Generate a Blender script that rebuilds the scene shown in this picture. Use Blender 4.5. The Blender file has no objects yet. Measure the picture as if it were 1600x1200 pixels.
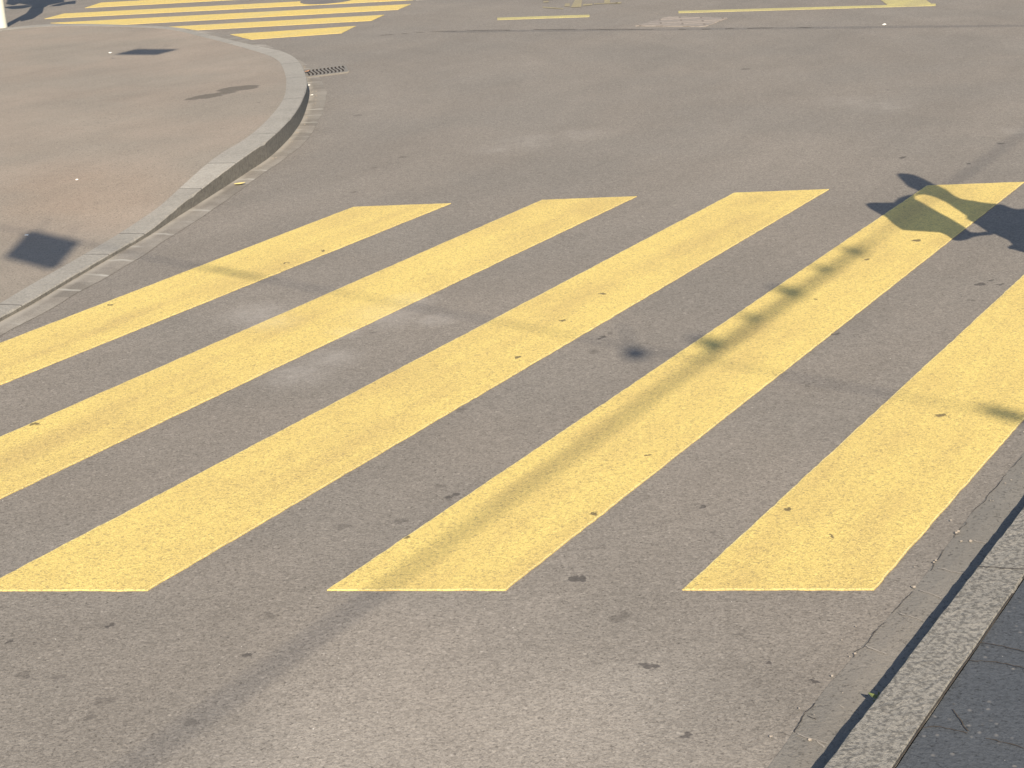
import bpy, bmesh, math, random
from mathutils import Vector, Matrix, noise as mnoise

random.seed(7)
R = math.radians

# ------------------------------------------------------------------ camera
F_PX, PITCH, ROLL, CAM_H = 2400.0, R(20.8), R(3.7), 2.27      # focal length in pixels of a 1600 wide photo
cp, sp, cr, sr = math.cos(PITCH), math.sin(PITCH), math.cos(ROLL), math.sin(ROLL)
R0, U0, FW = Vector((1, 0, 0)), Vector((0, sp, cp)), Vector((0, cp, -sp))
RV, UV_ = cr * R0 - sr * U0, sr * R0 + cr * U0
scene = bpy.context.scene
cam_data = bpy.data.cameras.new('camera')
cam = bpy.data.objects.new('camera', cam_data)
scene.collection.objects.link(cam)
cam_data.sensor_width = 36.0
cam_data.lens = F_PX / 1600 * 36.0
cam_data.clip_start = 0.05
cam_data.clip_end = 2000
m = Matrix((RV, UV_, -FW)).transposed().to_4x4()
m.translation = (0, 0, CAM_H)
cam.matrix_world = m
scene.camera = cam

# ------------------------------------------------------------------ light
SUN_EL = R(34.0)
SHADOW_AZ = R(-3.0)                                           # clockwise from +Y
sd = Vector((math.sin(SHADOW_AZ), math.cos(SHADOW_AZ), 0))    # way the shadows fall on the ground
COT = 1 / math.tan(SUN_EL)
to_sun = Vector((-sd.x * math.cos(SUN_EL), -sd.y * math.cos(SUN_EL), math.sin(SUN_EL)))
world = bpy.data.worlds.new('World')
scene.world = world
world.use_nodes = True
wn = world.node_tree
sky = wn.nodes.new('ShaderNodeTexSky')
sky.sky_type = 'NISHITA'
sky.sun_disc = False
sky.sun_elevation = SUN_EL
sky.sun_rotation = math.atan2(to_sun.x, to_sun.y)
wn.links.new(sky.outputs[0], wn.nodes['Background'].inputs[0])
wn.nodes['Background'].inputs[1].default_value = 0.085
sun_data = bpy.data.lights.new('sun', 'SUN')
sun_data.energy = 4.0
sun_data.angle = R(0.53)
sun_data.color = (1.0, 0.89, 0.71)
sun = bpy.data.objects.new('sun', sun_data)
scene.collection.objects.link(sun)
sun.rotation_euler = (-to_sun).to_track_quat('-Z', 'Y').to_euler()
sun.location = to_sun * 30
scene.view_settings.view_transform = 'Standard'
scene.view_settings.look = 'None'
scene.view_settings.gamma = 1
scene.view_settings.exposure = 0.9


# ------------------------------------------------------------------ helpers
def at(x, y, z=0.0):
    """the place on the level z that the photograph shows at a pixel"""
    u, v = x - 800.0, y - 600.0
    d = u * RV - v * UV_ + F_PX * FW
    t = (z - CAM_H) / d.z
    return Vector((d.x * t, d.y * t, z))


def col_link(o):
    scene.collection.objects.link(o)
    return o


def mesh_obj(name, verts, faces, mat, parent=None, origin=None, smooth=False, uvs=None):
    me = bpy.data.meshes.new(name)
    org = Vector(origin) if origin is not None else Vector((0, 0, 0))
    me.from_pydata([tuple(Vector(v) - org) for v in verts], [], faces)
    if uvs is not None:
        layer = me.uv_layers.new(name='UVMap')
        for poly in me.polygons:
            for li in poly.loop_indices:
                layer.data[li].uv = uvs[me.loops[li].vertex_index]
    bm = bmesh.new()
    bm.from_mesh(me)
    bmesh.ops.recalc_face_normals(bm, faces=bm.faces)
    bm.to_mesh(me)
    bm.free()
    if smooth:
        for p in me.polygons:
            p.use_smooth = True
    me.materials.append(mat)
    o = bpy.data.objects.new(name, me)
    if parent is None:
        o.location = org
    else:
        o.location = org
        o.parent = parent
    return col_link(o)


def bm_obj(name, bm, mat, parent=None, loc=(0, 0, 0), smooth=False):
    bmesh.ops.recalc_face_normals(bm, faces=bm.faces)
    me = bpy.data.meshes.new(name)
    bm.to_mesh(me)
    bm.free()
    if smooth:
        for p in me.polygons:
            p.use_smooth = True
    me.materials.append(mat)
    o = bpy.data.objects.new(name, me)
    o.location = loc
    if parent is not None:
        o.parent = parent
    return col_link(o)


def empty(name, loc):
    o = bpy.data.objects.new(name, None)
    o.empty_display_size = 0.1
    o.location = loc
    return col_link(o)


def tag(o, label=None, cat=None, group=None, kind=None):
    for k, v in (('label', label), ('category', cat), ('group', group), ('kind', kind)):
        if v:
            o[k] = v
    return o


def tube(bm, pts, rad, seg=10, cap=True):
    rings = []
    n = len(pts)
    for i, p in enumerate(pts):
        p = Vector(p)
        a = Vector(pts[max(0, i - 1)])
        b = Vector(pts[min(n - 1, i + 1)])
        d = (b - a).normalized()
        ref = Vector((0, 0, 1)) if abs(d.z) < 0.9 else Vector((1, 0, 0))
        e1 = d.cross(ref).normalized()
        e2 = d.cross(e1).normalized()
        r = rad[i] if isinstance(rad, (list, tuple)) else rad
        rings.append([bm.verts.new(p + r * (math.cos(2 * math.pi * k / seg) * e1 + math.sin(2 * math.pi * k / seg) * e2)) for k in range(seg)])
    for a, b in zip(rings, rings[1:]):
        for k in range(seg):
            bm.faces.new((a[k], a[(k + 1) % seg], b[(k + 1) % seg], b[k]))
    if cap:
        bm.faces.new(rings[0])
        bm.faces.new(rings[-1])


def box(bm, c, size, rotz=0.0, tilt=None):
    r = bmesh.ops.create_cube(bm, size=1.0)
    mt = Matrix.Translation(Vector(c)) @ Matrix.Rotation(rotz, 4, 'Z') @ Matrix.Diagonal((*size, 1))
    bmesh.ops.transform(bm, matrix=mt, verts=r['verts'])
    return r['verts']


def ragged(poly, step=0.03, amp=0.002, freq=18.0, seed=0.0):
    """walk round a polygon and let its outline waver by a few millimetres"""
    out = []
    n = len(poly)
    for i in range(n):
        a, b = Vector(poly[i]), Vector(poly[(i + 1) % n])
        L = (b - a).length
        k = max(1, int(L / step))
        nn = Vector((-(b - a).y, (b - a).x, 0)).normalized()
        for j in range(k):
            p = a.lerp(b, j / k)
            w = mnoise.noise(Vector((p.x * freq + seed, p.y * freq, seed))) + 0.6 * mnoise.noise(Vector((p.x * freq * 3.1, p.y * freq * 3.1, seed + 5)))
            out.append(p + nn * w * amp)
    return out


def slab(name, poly, z0, z1, mat, rag=True, amp=0.002, rim_mat=None, seed=0.0, parent=None):
    pts = ragged(poly, amp=amp, seed=seed) if rag else [Vector(p) for p in poly]
    c = Vector((sum(p.x for p in pts) / len(pts), sum(p.y for p in pts) / len(pts), 0))
    bm = bmesh.new()
    lo = [bm.verts.new((p.x - c.x, p.y - c.y, z0)) for p in pts]
    hi = [bm.verts.new((p.x - c.x, p.y - c.y, z1)) for p in pts]
    n = len(pts)
    if rim_mat is None:
        bm.faces.new(hi)
    else:
        ctr = Vector((0, 0, 0))
        inn = []
        for i in range(n):
            a, b = hi[i - 2].co, hi[(i + 2) % n].co
            e = Vector((-(b - a).y, (b - a).x, 0)).normalized()
            if e.dot(ctr - hi[i].co) < 0:
                e = -e
            q = hi[i].co + e * (0.0035 + 0.0025 * mnoise.noise(Vector((hi[i].co.x * 9, hi[i].co.y * 9, seed))))
            inn.append(bm.verts.new((q.x, q.y, z1 + 0.0006)))
        bm.faces.new(inn)
        for i in range(n):
            f = bm.faces.new((hi[i], hi[(i + 1) % n], inn[(i + 1) % n], inn[i]))
            f.material_index = 1
    for i in range(n):
        bm.faces.new((lo[i], lo[(i + 1) % n], hi[(i + 1) % n], hi[i]))
    o = bm_obj(name, bm, mat, parent, c)
    if rim_mat is not None:
        o.data.materials.append(rim_mat)
    return o


# ------------------------------------------------------------------ material helpers
class Nodes:
    def __init__(self, name):
        self.mat = bpy.data.materials.new(name)
        self.mat.use_nodes = True
        self.t = self.mat.node_tree
        self.bsdf = self.t.nodes['Principled BSDF']
        g = self.t.nodes.new('ShaderNodeNewGeometry')
        self.pos = g.outputs['Position']

    def _in(self, sock, v):
        if v is None:
            return
        if isinstance(v, bpy.types.NodeSocket):
            self.t.links.new(v, sock)
        else:
            sock.default_value = v

    def m(self, op, a, b=None, c=None, clamp=False):
        n = self.t.nodes.new('ShaderNodeMath')
        n.operation = op
        n.use_clamp = clamp
        for i, v in enumerate((a, b, c)):
            self._in(n.inputs[i], v)
        return n.outputs[0]

    def vm(self, op, a, b=None):
        n = self.t.nodes.new('ShaderNodeVectorMath')
        n.operation = op
        self._in(n.inputs[0], a)
        self._in(n.inputs[1], b)
        return n.outputs['Value'] if op in ('DOT_PRODUCT', 'LENGTH', 'DISTANCE') else n.outputs['Vector']

    def mapping(self, vec, rotz=0.0, scale=(1, 1, 1), loc=(0, 0, 0)):
        n = self.t.nodes.new('ShaderNodeMapping')
        self._in(n.inputs['Vector'], vec)
        n.inputs['Rotation'].default_value = (0, 0, rotz)
        n.inputs['Scale'].default_value = scale
        n.inputs['Location'].default_value = loc
        return n.outputs[0]

    def along(self, az, across_k, along_k):
        """coordinates turned to run along a compass direction, squeezed across and along it"""
        n = self.t.nodes.new('ShaderNodeCombineXYZ')
        self._in(n.inputs[0], self.vm('DOT_PRODUCT', self.pos, (math.cos(az) * across_k, -math.sin(az) * across_k, 0)))
        self._in(n.inputs[1], self.vm('DOT_PRODUCT', self.pos, (math.sin(az) * along_k, math.cos(az) * along_k, 0)))
        return n.outputs[0]

    def noise(self, vec, scale, detail=2.0, rough=0.5, color=False, distort=0.0):
        n = self.t.nodes.new('ShaderNodeTexNoise')
        self._in(n.inputs['Vector'], vec)
        n.inputs['Scale'].default_value = scale
        n.inputs['Detail'].default_value = detail
        n.inputs['Roughness'].default_value = rough
        n.inputs['Distortion'].default_value = distort
        return n.outputs['Color' if color else 'Fac']

    def voronoi(self, vec, scale, feature='F1', rnd=1.0):
        n = self.t.nodes.new('ShaderNodeTexVoronoi')
        n.feature = feature
        self._in(n.inputs['Vector'], vec)
        n.inputs['Scale'].default_value = scale
        n.inputs['Randomness'].default_value = rnd
        return n.outputs['Distance'], (n.outputs['Color'] if feature != 'DISTANCE_TO_EDGE' else None)

    def rng(self, v, a, b, c=0.0, d=1.0, smooth=False):
        n = self.t.nodes.new('ShaderNodeMapRange')
        n.interpolation_type = 'SMOOTHSTEP' if smooth else 'LINEAR'
        n.clamp = True
        self._in(n.inputs[0], v)
        for i, q in enumerate((a, b, c, d)):
            n.inputs[i + 1].default_value = q
        return n.outputs[0]

    def mix(self, fac, a, b, mode='MIX'):
        n = self.t.nodes.new('ShaderNodeMix')
        n.data_type = 'RGBA'
        n.blend_type = mode
        self._in(n.inputs[0], fac)
        self._in(n.inputs[6], a if not isinstance(a, tuple) else (*a, 1))
        self._in(n.inputs[7], b if not isinstance(b, tuple) else (*b, 1))
        return n.outputs[2]

    def scale_col(self, col, f):
        n = self.t.nodes.new('ShaderNodeVectorMath')
        n.operation = 'SCALE'
        self._in(n.inputs[0], col if not isinstance(col, tuple) else col)
        self._in(n.inputs['Scale'], f)
        return n.outputs['Vector']

    def channel(self, col, i=0):
        n = self.t.nodes.new('ShaderNodeSeparateColor')
        self._in(n.inputs[0], col)
        return n.outputs[i]

    def uv(self):
        n = self.t.nodes.new('ShaderNodeUVMap')
        n.uv_map = 'UVMap'
        s = self.t.nodes.new('ShaderNodeSeparateXYZ')
        self.t.links.new(n.outputs[0], s.inputs[0])
        return n.outputs[0], s.outputs[0], s.outputs[1]

    def spots(self, lst, warp=0.35):
        """nearest of a list of (pixel x, pixel y, radius in metres): 0 in the middle, 1 at the rim"""
        wv = self.vm('SUBTRACT', self.noise(self.pos, 30.0, 2.0, color=True), (0.5, 0.5, 0.5))
        wv = self.vm('MULTIPLY', wv, (0.075, 0.075, 0.0))
        p = self.vm('ADD', self.vm('MULTIPLY', self.pos, (1, 1, 0)), wv)
        acc = None
        for x, y, r in lst:
            g = at(x, y)
            d = self.m('MULTIPLY', self.vm('DISTANCE', p, (g.x, g.y, 0)), 1 / r)
            acc = d if acc is None else self.m('MINIMUM', acc, d)
        return acc

    def ellipse(self, x0, y0, x1, y1, width, warp=0.1, z=0.0, freq=5.0):
        """a stain stretched between two pixels: 0 in the middle, 1 at the rim"""
        a, b = at(x0, y0, z), at(x1, y1, z)
        c = (a + b) / 2
        L = (b - a).length / 2
        e = (b - a).normalized()
        f = Vector((-e.y, e.x, 0))
        wv = self.vm('SUBTRACT', self.noise(self.pos, freq, 3.0, color=True), (0.5, 0.5, 0.5))
        wv = self.vm('MULTIPLY', wv, (warp, warp, 0.0))
        p = self.vm('SUBTRACT', self.vm('ADD', self.pos, wv), (c.x, c.y, 0))
        u = self.vm('DOT_PRODUCT', p, tuple(e / L))
        v = self.vm('DOT_PRODUCT', p, tuple(f / width))
        return self.m('SQRT', self.m('ADD', self.m('MULTIPLY', u, u), self.m('MULTIPLY', v, v)))

    def bump(self, h, strength, dist):
        n = self.t.nodes.new('ShaderNodeBump')
        n.inputs['Strength'].default_value = strength
        n.inputs['Distance'].default_value = dist
        self._in(n.inputs['Height'], h)
        self.t.links.new(n.outputs[0], self.bsdf.inputs['Normal'])

    def out(self, col, rough=0.9, spec=0.2):
        self._in(self.bsdf.inputs['Base Color'], (*col, 1) if isinstance(col, tuple) else col)
        self._in(self.bsdf.inputs['Roughness'], rough)
        self.bsdf.inputs['Specular IOR Level'].default_value = spec
        return self.mat


BAR_AZ = R(34.8)                                              # the stripes run this way, clockwise from +Y

DARK_SPOTS = [(172, 477, .016), (447, 412, .014), (505, 393, .015), (55, 665, .018), (942, 460, .016), (1432, 377, .024),
              (1355, 407, .018), (1275, 468, .016), (808, 561, .014), (878, 503, .014), (1306, 522, .017), (1011, 715, .012),
              (1472, 650, .020), (1230, 797, .016), (1298, 840, .010), (700, 778, .018), (709, 773, .018), (902, 904, .024),
              (1011, 1040, .020), (1020, 1040, .018), (1072, 1150, .018), (385, 1021, .014), (1411, 246, .028), (1562, 224, .028),
              (1514, 255, .017), (1532, 444, .022), (1546, 439, .015), (1564, 444, .014), (942, 526, .018), (936, 528, .014), (1098, 791, .013),
              (15, 1001, .014), (173, 977, .012), (1195, 1035, .014), (1275, 1062, .014), (635, 842, .014), (926, 806, .014)]
FAINT_SPOTS = [(688, 760, .024), (625, 814, .024), (535, 822, .020), (966, 968, .028), (976, 962, .024), (140, 1118, .016),
               (38, 1055, .020), (92, 1058, .016), (165, 1095, .026), (1113, 832, .014), (930, 550, .022), (956, 520, .018),
               (585, 262, .03), (552, 300, .024), (630, 245, .03), (1340, 440, .02), (1520, 470, .02), (1260, 600, .02), (720, 640, .02),
               (1395, 660, .02), (420, 960, .02), (300, 1130, .02), (760, 880, .018), (1160, 990, .018), (1165, 108, .05), (560, 180, .04)]
PALE_SPOTS = [(400, 490, .24), (425, 505, .20), (602, 492, .30), (640, 470, .20), (465, 585, .24), (520, 560, .2), (680, 500, .15), (540, 520, .12)]
FAR_PALE_SPOTS = [(830, 222, .45), (905, 210, .34), (780, 232, .3), (1380, 165, .4), (1320, 158, .36), (1590, 205, .25)]


def asphalt(name, base, tint, fine=0.62, big=0.20, road=True, glints=0.6):
    n = Nodes(name)
    P = n.pos
    # aggregate of several sizes
    vd, vc = n.voronoi(P, 130.0)
    stone = n.channel(vc, 0)
    vd2, vc2 = n.voronoi(P, 62.0)
    stone2 = n.channel(vc2, 1)
    f1 = n.noise(P, 210.0, 3.0, 0.6)
    f2 = n.noise(P, 26.0, 4.0, 0.65)
    fine_v = n.m('ADD', n.m('MULTIPLY', n.m('SUBTRACT', stone, 0.5), 0.55), n.m('MULTIPLY', n.m('SUBTRACT', f1, 0.5), 1.3))
    fine_v = n.m('ADD', fine_v, n.m('MULTIPLY', n.m('SUBTRACT', f2, 0.5), 0.7))
    fine_v = n.m('ADD', n.m('MULTIPLY', fine_v, fine), 1.0)
    # broad wear
    b1 = n.noise(P, 0.55, 4.0, 0.55)
    b2 = n.noise(P, 2.3, 4.0, 0.6)
    st = n.along(BAR_AZ, 1.0, 0.16)
    b3 = n.noise(st, 2.6, 4.0, 0.6)
    bv = n.m('ADD', n.m('MULTIPLY', n.m('SUBTRACT', b1, 0.5), 1.2), n.m('MULTIPLY', n.m('SUBTRACT', b2, 0.5), 0.8))
    bv = n.m('ADD', bv, n.m('MULTIPLY', n.m('SUBTRACT', b3, 0.5), 1.0))
    if road:
        # rings worn by wheels turning round the corner
        cg = at(60, 190)
        rr = n.vm('DISTANCE', P, (cg.x, cg.y, 0))
        cx = n.t.nodes.new('ShaderNodeCombineXYZ')
        n._in(cx.inputs[0], n.m('ADD', n.m('MULTIPLY', rr, 2.6), n.m('MULTIPLY', b1, 1.2)))
        n._in(cx.inputs[1], n.m('MULTIPLY', b2, 0.8))
        ring = n.noise(cx.outputs[0], 1.0, 3.0, 0.6)
        bv = n.m('ADD', bv, n.m('MULTIPLY', n.m('SUBTRACT', ring, 0.5), 1.1))
    bv = n.m('ADD', n.m('MULTIPLY', bv, big), 1.0)
    c = n.mix(n.rng(n.noise(P, 0.8, 3.0), 0.35, 0.65, smooth=True), base, tint)
    c = n.scale_col(c, n.m('MULTIPLY', fine_v, bv))
    # dark pits between the stones, a few pale stones
    pit = n.m('MULTIPLY', n.rng(n.noise(P, 95.0, 2.0, 0.5), 0.58, 0.72), 0.75)
    c = n.mix(pit, c, n.scale_col(c, 0.40))
    pale = n.m('MULTIPLY', n.rng(stone2, 0.90, 0.96), n.rng(vd2, 0.1, 0.45, 1.0, 0.0))
    c = n.mix(n.m('MULTIPLY', pale, glints * 0.6), c, (0.46, 0.41, 0.36))
    vd3, vc3 = n.voronoi(P, 24.0)
    sz = n.rng(n.channel(vc3, 0), 0.0, 1.0, 0.012, 0.055)
    gl = n.m('MULTIPLY', n.rng(n.channel(vc3, 2), 0.84, 0.85), n.m('LESS_THAN', vd3, sz))  # white glints of the grains painted in as colour
    c = n.mix(n.m('MULTIPLY', n.m('MULTIPLY', gl, n.rng(n.channel(vc3, 1), 0, 1, 0.4, 1.0)), glints), c, (0.92, 0.86, 0.78))
    # small dark flecks of trodden gum
    vd4, vc4 = n.voronoi(n.vm('ADD', P, n.vm('MULTIPLY', n.noise(P, 40, 1.0, color=True), (0.02, 0.02, 0.0))), 2.2)
    fl = n.m('MULTIPLY', n.rng(n.channel(vc4, 0), 0.55, 0.60), n.rng(vd4, 0.025, 0.05, 1.0, 0.0))
    c = n.mix(n.m('MULTIPLY', fl, 0.38), c, (0.06, 0.055, 0.055))
    if road:
        sp_ = n.rng(n.spots(FAINT_SPOTS), 0.75, 1.1, 1.0, 0.0)
        c = n.mix(n.m('MULTIPLY', sp_, 0.38), c, (0.07, 0.062, 0.056))
        sp_ = n.rng(n.spots(DARK_SPOTS), 0.75, 1.05, 1.0, 0.0)
        c = n.mix(n.m('MULTIPLY', sp_, 0.66), c, (0.050, 0.045, 0.044))
        worn = n.rng(n.ellipse(100, 1330, 1200, 1110, 0.95, 0.9, 0, 1.2), 0.25, 1.25, 1.0, 0.0, True)  # brighter foreground ellipse: exposure glare painted into the road colour
        c = n.mix(n.m('MULTIPLY', worn, 0.8), c, n.scale_col(c, 1.36))  # painted glare: road colour brightened inside the ellipse
        pale_patch = n.m('MULTIPLY', n.rng(n.spots(PALE_SPOTS), 0.0, 1.0, 1.0, 0.0, True), n.rng(n.noise(P, 14, 4.0, 0.7), 0.05, 0.75))  # soft pale patches mixed over the asphalt
        c = n.mix(n.m('MULTIPLY', pale_patch, 0.40), c, (0.42, 0.39, 0.36))
        pale_patch = n.m('MULTIPLY', n.rng(n.spots(FAR_PALE_SPOTS), 0.0, 1.0, 1.0, 0.0, True), n.rng(n.noise(P, 6, 4.0, 0.7), 0.3, 0.7))  # weaker pale patches farther off
        c = n.mix(n.m('MULTIPLY', pale_patch, 0.26), c, (0.40, 0.37, 0.335))
    n.bump(n.m('ADD', n.m('MULTIPLY', f1, 0.5), n.m('MULTIPLY', n.noise(P, 90, 2.0), 0.8)), 0.55, 0.005)
    return n.out(c, 0.92, 0.15)


def yellow_paint(name, base=(0.66, 0.502, 0.165), worn=(0.53, 0.388, 0.142), spots=True):
    n = Nodes(name)
    P = n.pos
    w = n.noise(P, 95.0, 3.0, 0.6, distort=1.2)
    w2 = n.noise(P, 240.0, 2.0, 0.6)
    b = n.noise(P, 2.2, 4.0, 0.6)
    b2 = n.noise(n.along(BAR_AZ, 1.0, 0.10), 4.5, 5.0, 0.65)
    k = n.m('ADD', n.m('MULTIPLY', n.m('SUBTRACT', w, 0.5), 1.15), n.m('MULTIPLY', n.m('SUBTRACT', w2, 0.5), 0.9))
    k = n.m('ADD', k, 1.0)
    dirt = n.rng(n.m('ADD', n.m('MULTIPLY', b, 0.32), n.m('MULTIPLY', b2, 0.68)), 0.38, 0.70, 0.0, 1.0, True)
    c = n.mix(n.m('MULTIPLY', dirt, 0.95), base, worn)
    c = n.scale_col(c, k)
    pit = n.rng(n.noise(P, 105.0, 2.0, 0.55, distort=0.8), 0.54, 0.66)
    c = n.mix(n.m('MULTIPLY', pit, 0.55), c, (0.22, 0.17, 0.09))
    if spots:
        sp_ = n.rng(n.spots(DARK_SPOTS), 0.75, 1.05, 1.0, 0.0)
        c = n.mix(n.m('MULTIPLY', sp_, 0.75), c, (0.06, 0.05, 0.04))
        vd4, vc4 = n.voronoi(P, 3.0)
        fl = n.m('MULTIPLY', n.rng(n.channel(vc4, 0), 0.6, 0.65), n.rng(vd4, 0.02, 0.04, 1.0, 0.0))
        c = n.mix(n.m('MULTIPLY', fl, 0.45), c, (0.16, 0.11, 0.06))
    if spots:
        pale_patch = n.m('MULTIPLY', n.rng(n.spots(PALE_SPOTS), 0.0, 1.0, 1.0, 0.0, True), n.rng(n.noise(P, 14, 4.0, 0.7), 0.05, 0.75))  # same pale patches over the stripe paint
        c = n.mix(n.m('MULTIPLY', pale_patch, 0.35), c, (0.66, 0.56, 0.32))
    n.bump(n.m('ADD', w, n.m('MULTIPLY', w2, 0.6)), 0.65, 0.005)
    return n.out(c, 0.75, 0.25)


def granite(name, base, dark, scale=1.0, stones=None, mottled=0.5, joints=None, joint_w=0.006, joint_col=(0.07, 0.062, 0.055)):
    n = Nodes(name)
    P = n.pos
    f1 = n.noise(P, 120.0 * scale, 3.0, 0.65)
    f2 = n.noise(n.mapping(P, rotz=0, scale=(1.0, 1.0, 1.0)), 34.0 * scale, 4.0, 0.65)
    f3 = n.noise(P, 3.0, 3.0, 0.6)
    c = n.mix(n.m('MULTIPLY', n.rng(f2, 0.42, 0.62, 0.0, 1.0, True), mottled), base, dark)
    k = n.m('ADD', n.m('MULTIPLY', n.m('SUBTRACT', f1, 0.5), 0.8), 1.0)
    k = n.m('ADD', k, n.m('MULTIPLY', n.m('SUBTRACT', f3, 0.5), 0.35))
    c = n.scale_col(c, k)
    if joints:
        _, u, v = n.uv()
        uu = n.m('ADD', u, n.m('MULTIPLY', n.m('SUBTRACT', n.noise(P, 25, 2.0), 0.5), 0.012))
        acc, tone = None, None
        for i, j in enumerate(joints):
            d = n.m('ABSOLUTE', n.m('SUBTRACT', uu, j))
            acc = d if acc is None else n.m('MINIMUM', acc, d)
            t = n.m('MULTIPLY', n.m('GREATER_THAN', u, j), stones[i])
            tone = t if tone is None else n.m('ADD', tone, t)
        c = n.scale_col(c, n.m('ADD', tone, 1.0))
        c = n.mix(n.rng(acc, joint_w * 0.4, joint_w, 0.80, 0.0), c, joint_col)
    n.bump(n.m('ADD', n.m('MULTIPLY', f1, 0.6), f2), 0.6, 0.009)
    return n.out(c, 0.85, 0.25)


def plain(name, col, rough=0.6, spec=0.3, vary=0.2, scale=30.0, metal=0.0):
    n = Nodes(name)
    k = n.m('ADD', n.m('MULTIPLY', n.m('SUBTRACT', n.noise(n.pos, scale, 4.0, 0.6), 0.5), vary * 2), 1.0)
    n.bsdf.inputs['Metallic'].default_value = metal
    return n.out(n.scale_col(col, k), rough, spec)


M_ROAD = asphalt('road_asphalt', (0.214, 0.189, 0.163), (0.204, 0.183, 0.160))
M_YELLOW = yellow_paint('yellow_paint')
M_YELLOW_FAR = yellow_paint('yellow_paint_old', (0.62, 0.46, 0.14), (0.54, 0.43, 0.18), spots=False)
M_YELLOW_PALE = yellow_paint('yellow_paint_pale', (0.46, 0.40, 0.17), (0.38, 0.33, 0.17), spots=False)
M_YELLOW_WORN = yellow_paint('yellow_paint_worn', (0.30, 0.255, 0.15), (0.25, 0.215, 0.15), spots=False)
M_YELLOW_RIM = yellow_paint('yellow_paint_rim', (0.72, 0.60, 0.27), (0.66, 0.52, 0.22), spots=False)  # paint ridge; a bright edge halo is painted into its colour
M_WHITE = plain('worn_white_paint', (0.50, 0.46, 0.41), 0.8)

# ------------------------------------------------------------------ the ground
def big_sheet(name, x0, x1, y0, y1, z, mat):
    return mesh_obj(name, [(x0, y0, z), (x1, y0, z), (x1, y1, z), (x0, y1, z)], [(0, 1, 2, 3)], mat)


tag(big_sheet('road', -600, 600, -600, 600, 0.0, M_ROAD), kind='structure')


# ------------------------------------------------------------------ curves of the far left pavement corner
def resample(pts, step=0.06):
    """Catmull-Rom through the points, then even steps"""
    P = [pts[0] * 2 - pts[1]] + list(pts) + [pts[-1] * 2 - pts[-2]]
    dense = []
    for i in range(1, len(P) - 2):
        a, b, c, d = P[i - 1], P[i], P[i + 1], P[i + 2]
        for k in range(12):
            t = k / 12
            dense.append(0.5 * ((2 * b) + (c - a) * t + (2 * a - 5 * b + 4 * c - d) * t * t + (3 * b - a - 3 * c + d) * t ** 3))
    dense.append(pts[-1])
    return dense


# stations round the corner: (base of the kerb on the road, top inner edge, kerb height, outer rim of the gutter), pixels
STN = [((-130, 580), (-130, 545), .030, (-130, 600)),
       ((0, 505), (7 - 12, 478), .030, (0, 526)),
       ((50, 477.5), (42, 450), .030, (83, 481)),
       ((100, 447.5), (90, 422.5), .030, (132, 452)),
       ((150, 418), (138, 395), .030, (178, 427)),
       ((200, 389), (185, 367), .032, (230, 395)),
       ((236, 368), (222, 343), .045, (272, 367)),
       ((275, 342), (253, 321), .065, (318, 338)),
       ((318, 315), (290, 287.5), .092, (362, 307)),
       ((360, 288), (322, 259), .112, (402, 278)),
       ((392, 267), (350, 238), .122, (432, 257)),
       ((422, 246.5), (380, 220), .128, (456, 240)),
       ((450, 219.6), (406, 200.5), .130, (480, 218)),
       ((469, 194), (428, 178), .130, (496, 193)),
       ((479, 170), (441, 161), .130, (507, 166)),
       ((482.5, 151), (447.5, 146), .125, (510, 147)),
       ((480.5, 138), (449, 131), .115, (504, 129)),
       ((476, 124), (448, 118.5), .100, (497, 117)),
       ((470, 110), (442.5, 103), .082, (489, 108)),
       ((459, 97.5), (434, 93), .065, (474, 97.5)),
       ((440, 87), (417, 85), .050, (453, 86)),
       ((411, 78.5), (388, 76), .035, (426, 74)),
       ((372, 68.5), (352, 66), .025, (396, 65)),
       ((332, 58), (314, 56.5), .018, (352, 54)),
       ((298, 49.5), (284, 49), .012, (312, 48.2)),
       ((262, 43.2), (250, 44), .009, (270, 42.6)),
       ((205, 40.2), (196, 41.6), .008, (205, 39.8)),
       ((120, 38.2), (118, 40), .008, (120, 37.8)),
       ((60, 40.0), (60, 41.8), .008, (60, 39.4)),
       ((10, 44.5), (10, 46.5), .008, (10, 44)),
       ((-80, 53), (-80, 55), .008, (-80, 52.4))]
base_c = resample([at(*s[0]) for s in STN])
inner_c = resample([at(s[1][0], s[1][1], s[2]) for s in STN])
rim_c = resample([at(*s[3]) for s in STN])
NS = len(base_c)


def pair_up(base, other, win=26):
    """the point of the other curve straight across from each base point"""
    res, last = [], 0
    for i, b in enumerate(base):
        d = base[min(i + 6, len(base) - 1)] - base[max(i - 6, 0)]
        d = Vector((d.x, d.y, 0)).normalized()
        best, pick = 1e9, i
        for k in range(max(last, i - win), min(len(other), i + win + 1)):
            e = abs((other[k].x - b.x) * d.x + (other[k].y - b.y) * d.y)
            if e < best:
                best, pick = e, k
        last = pick
        res.append(other[pick].copy())
    for _ in range(3):
        res = [res[0]] + [(res[i - 1] + res[i] * 2 + res[i + 1]) / 4 for i in range(1, len(res) - 1)] + [res[-1]]
    return res


inner_c = pair_up(base_c, inner_c)
rim_c = pair_up(base_c, rim_c)
cum = [0.0]
for a, b in zip(base_c, base_c[1:]):
    cum.append(cum[-1] + (b - a).length)


def u_at(x, y):
    g = at(x, y)
    i = min(range(NS), key=lambda k: (base_c[k] - g).length)
    return cum[i]


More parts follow.
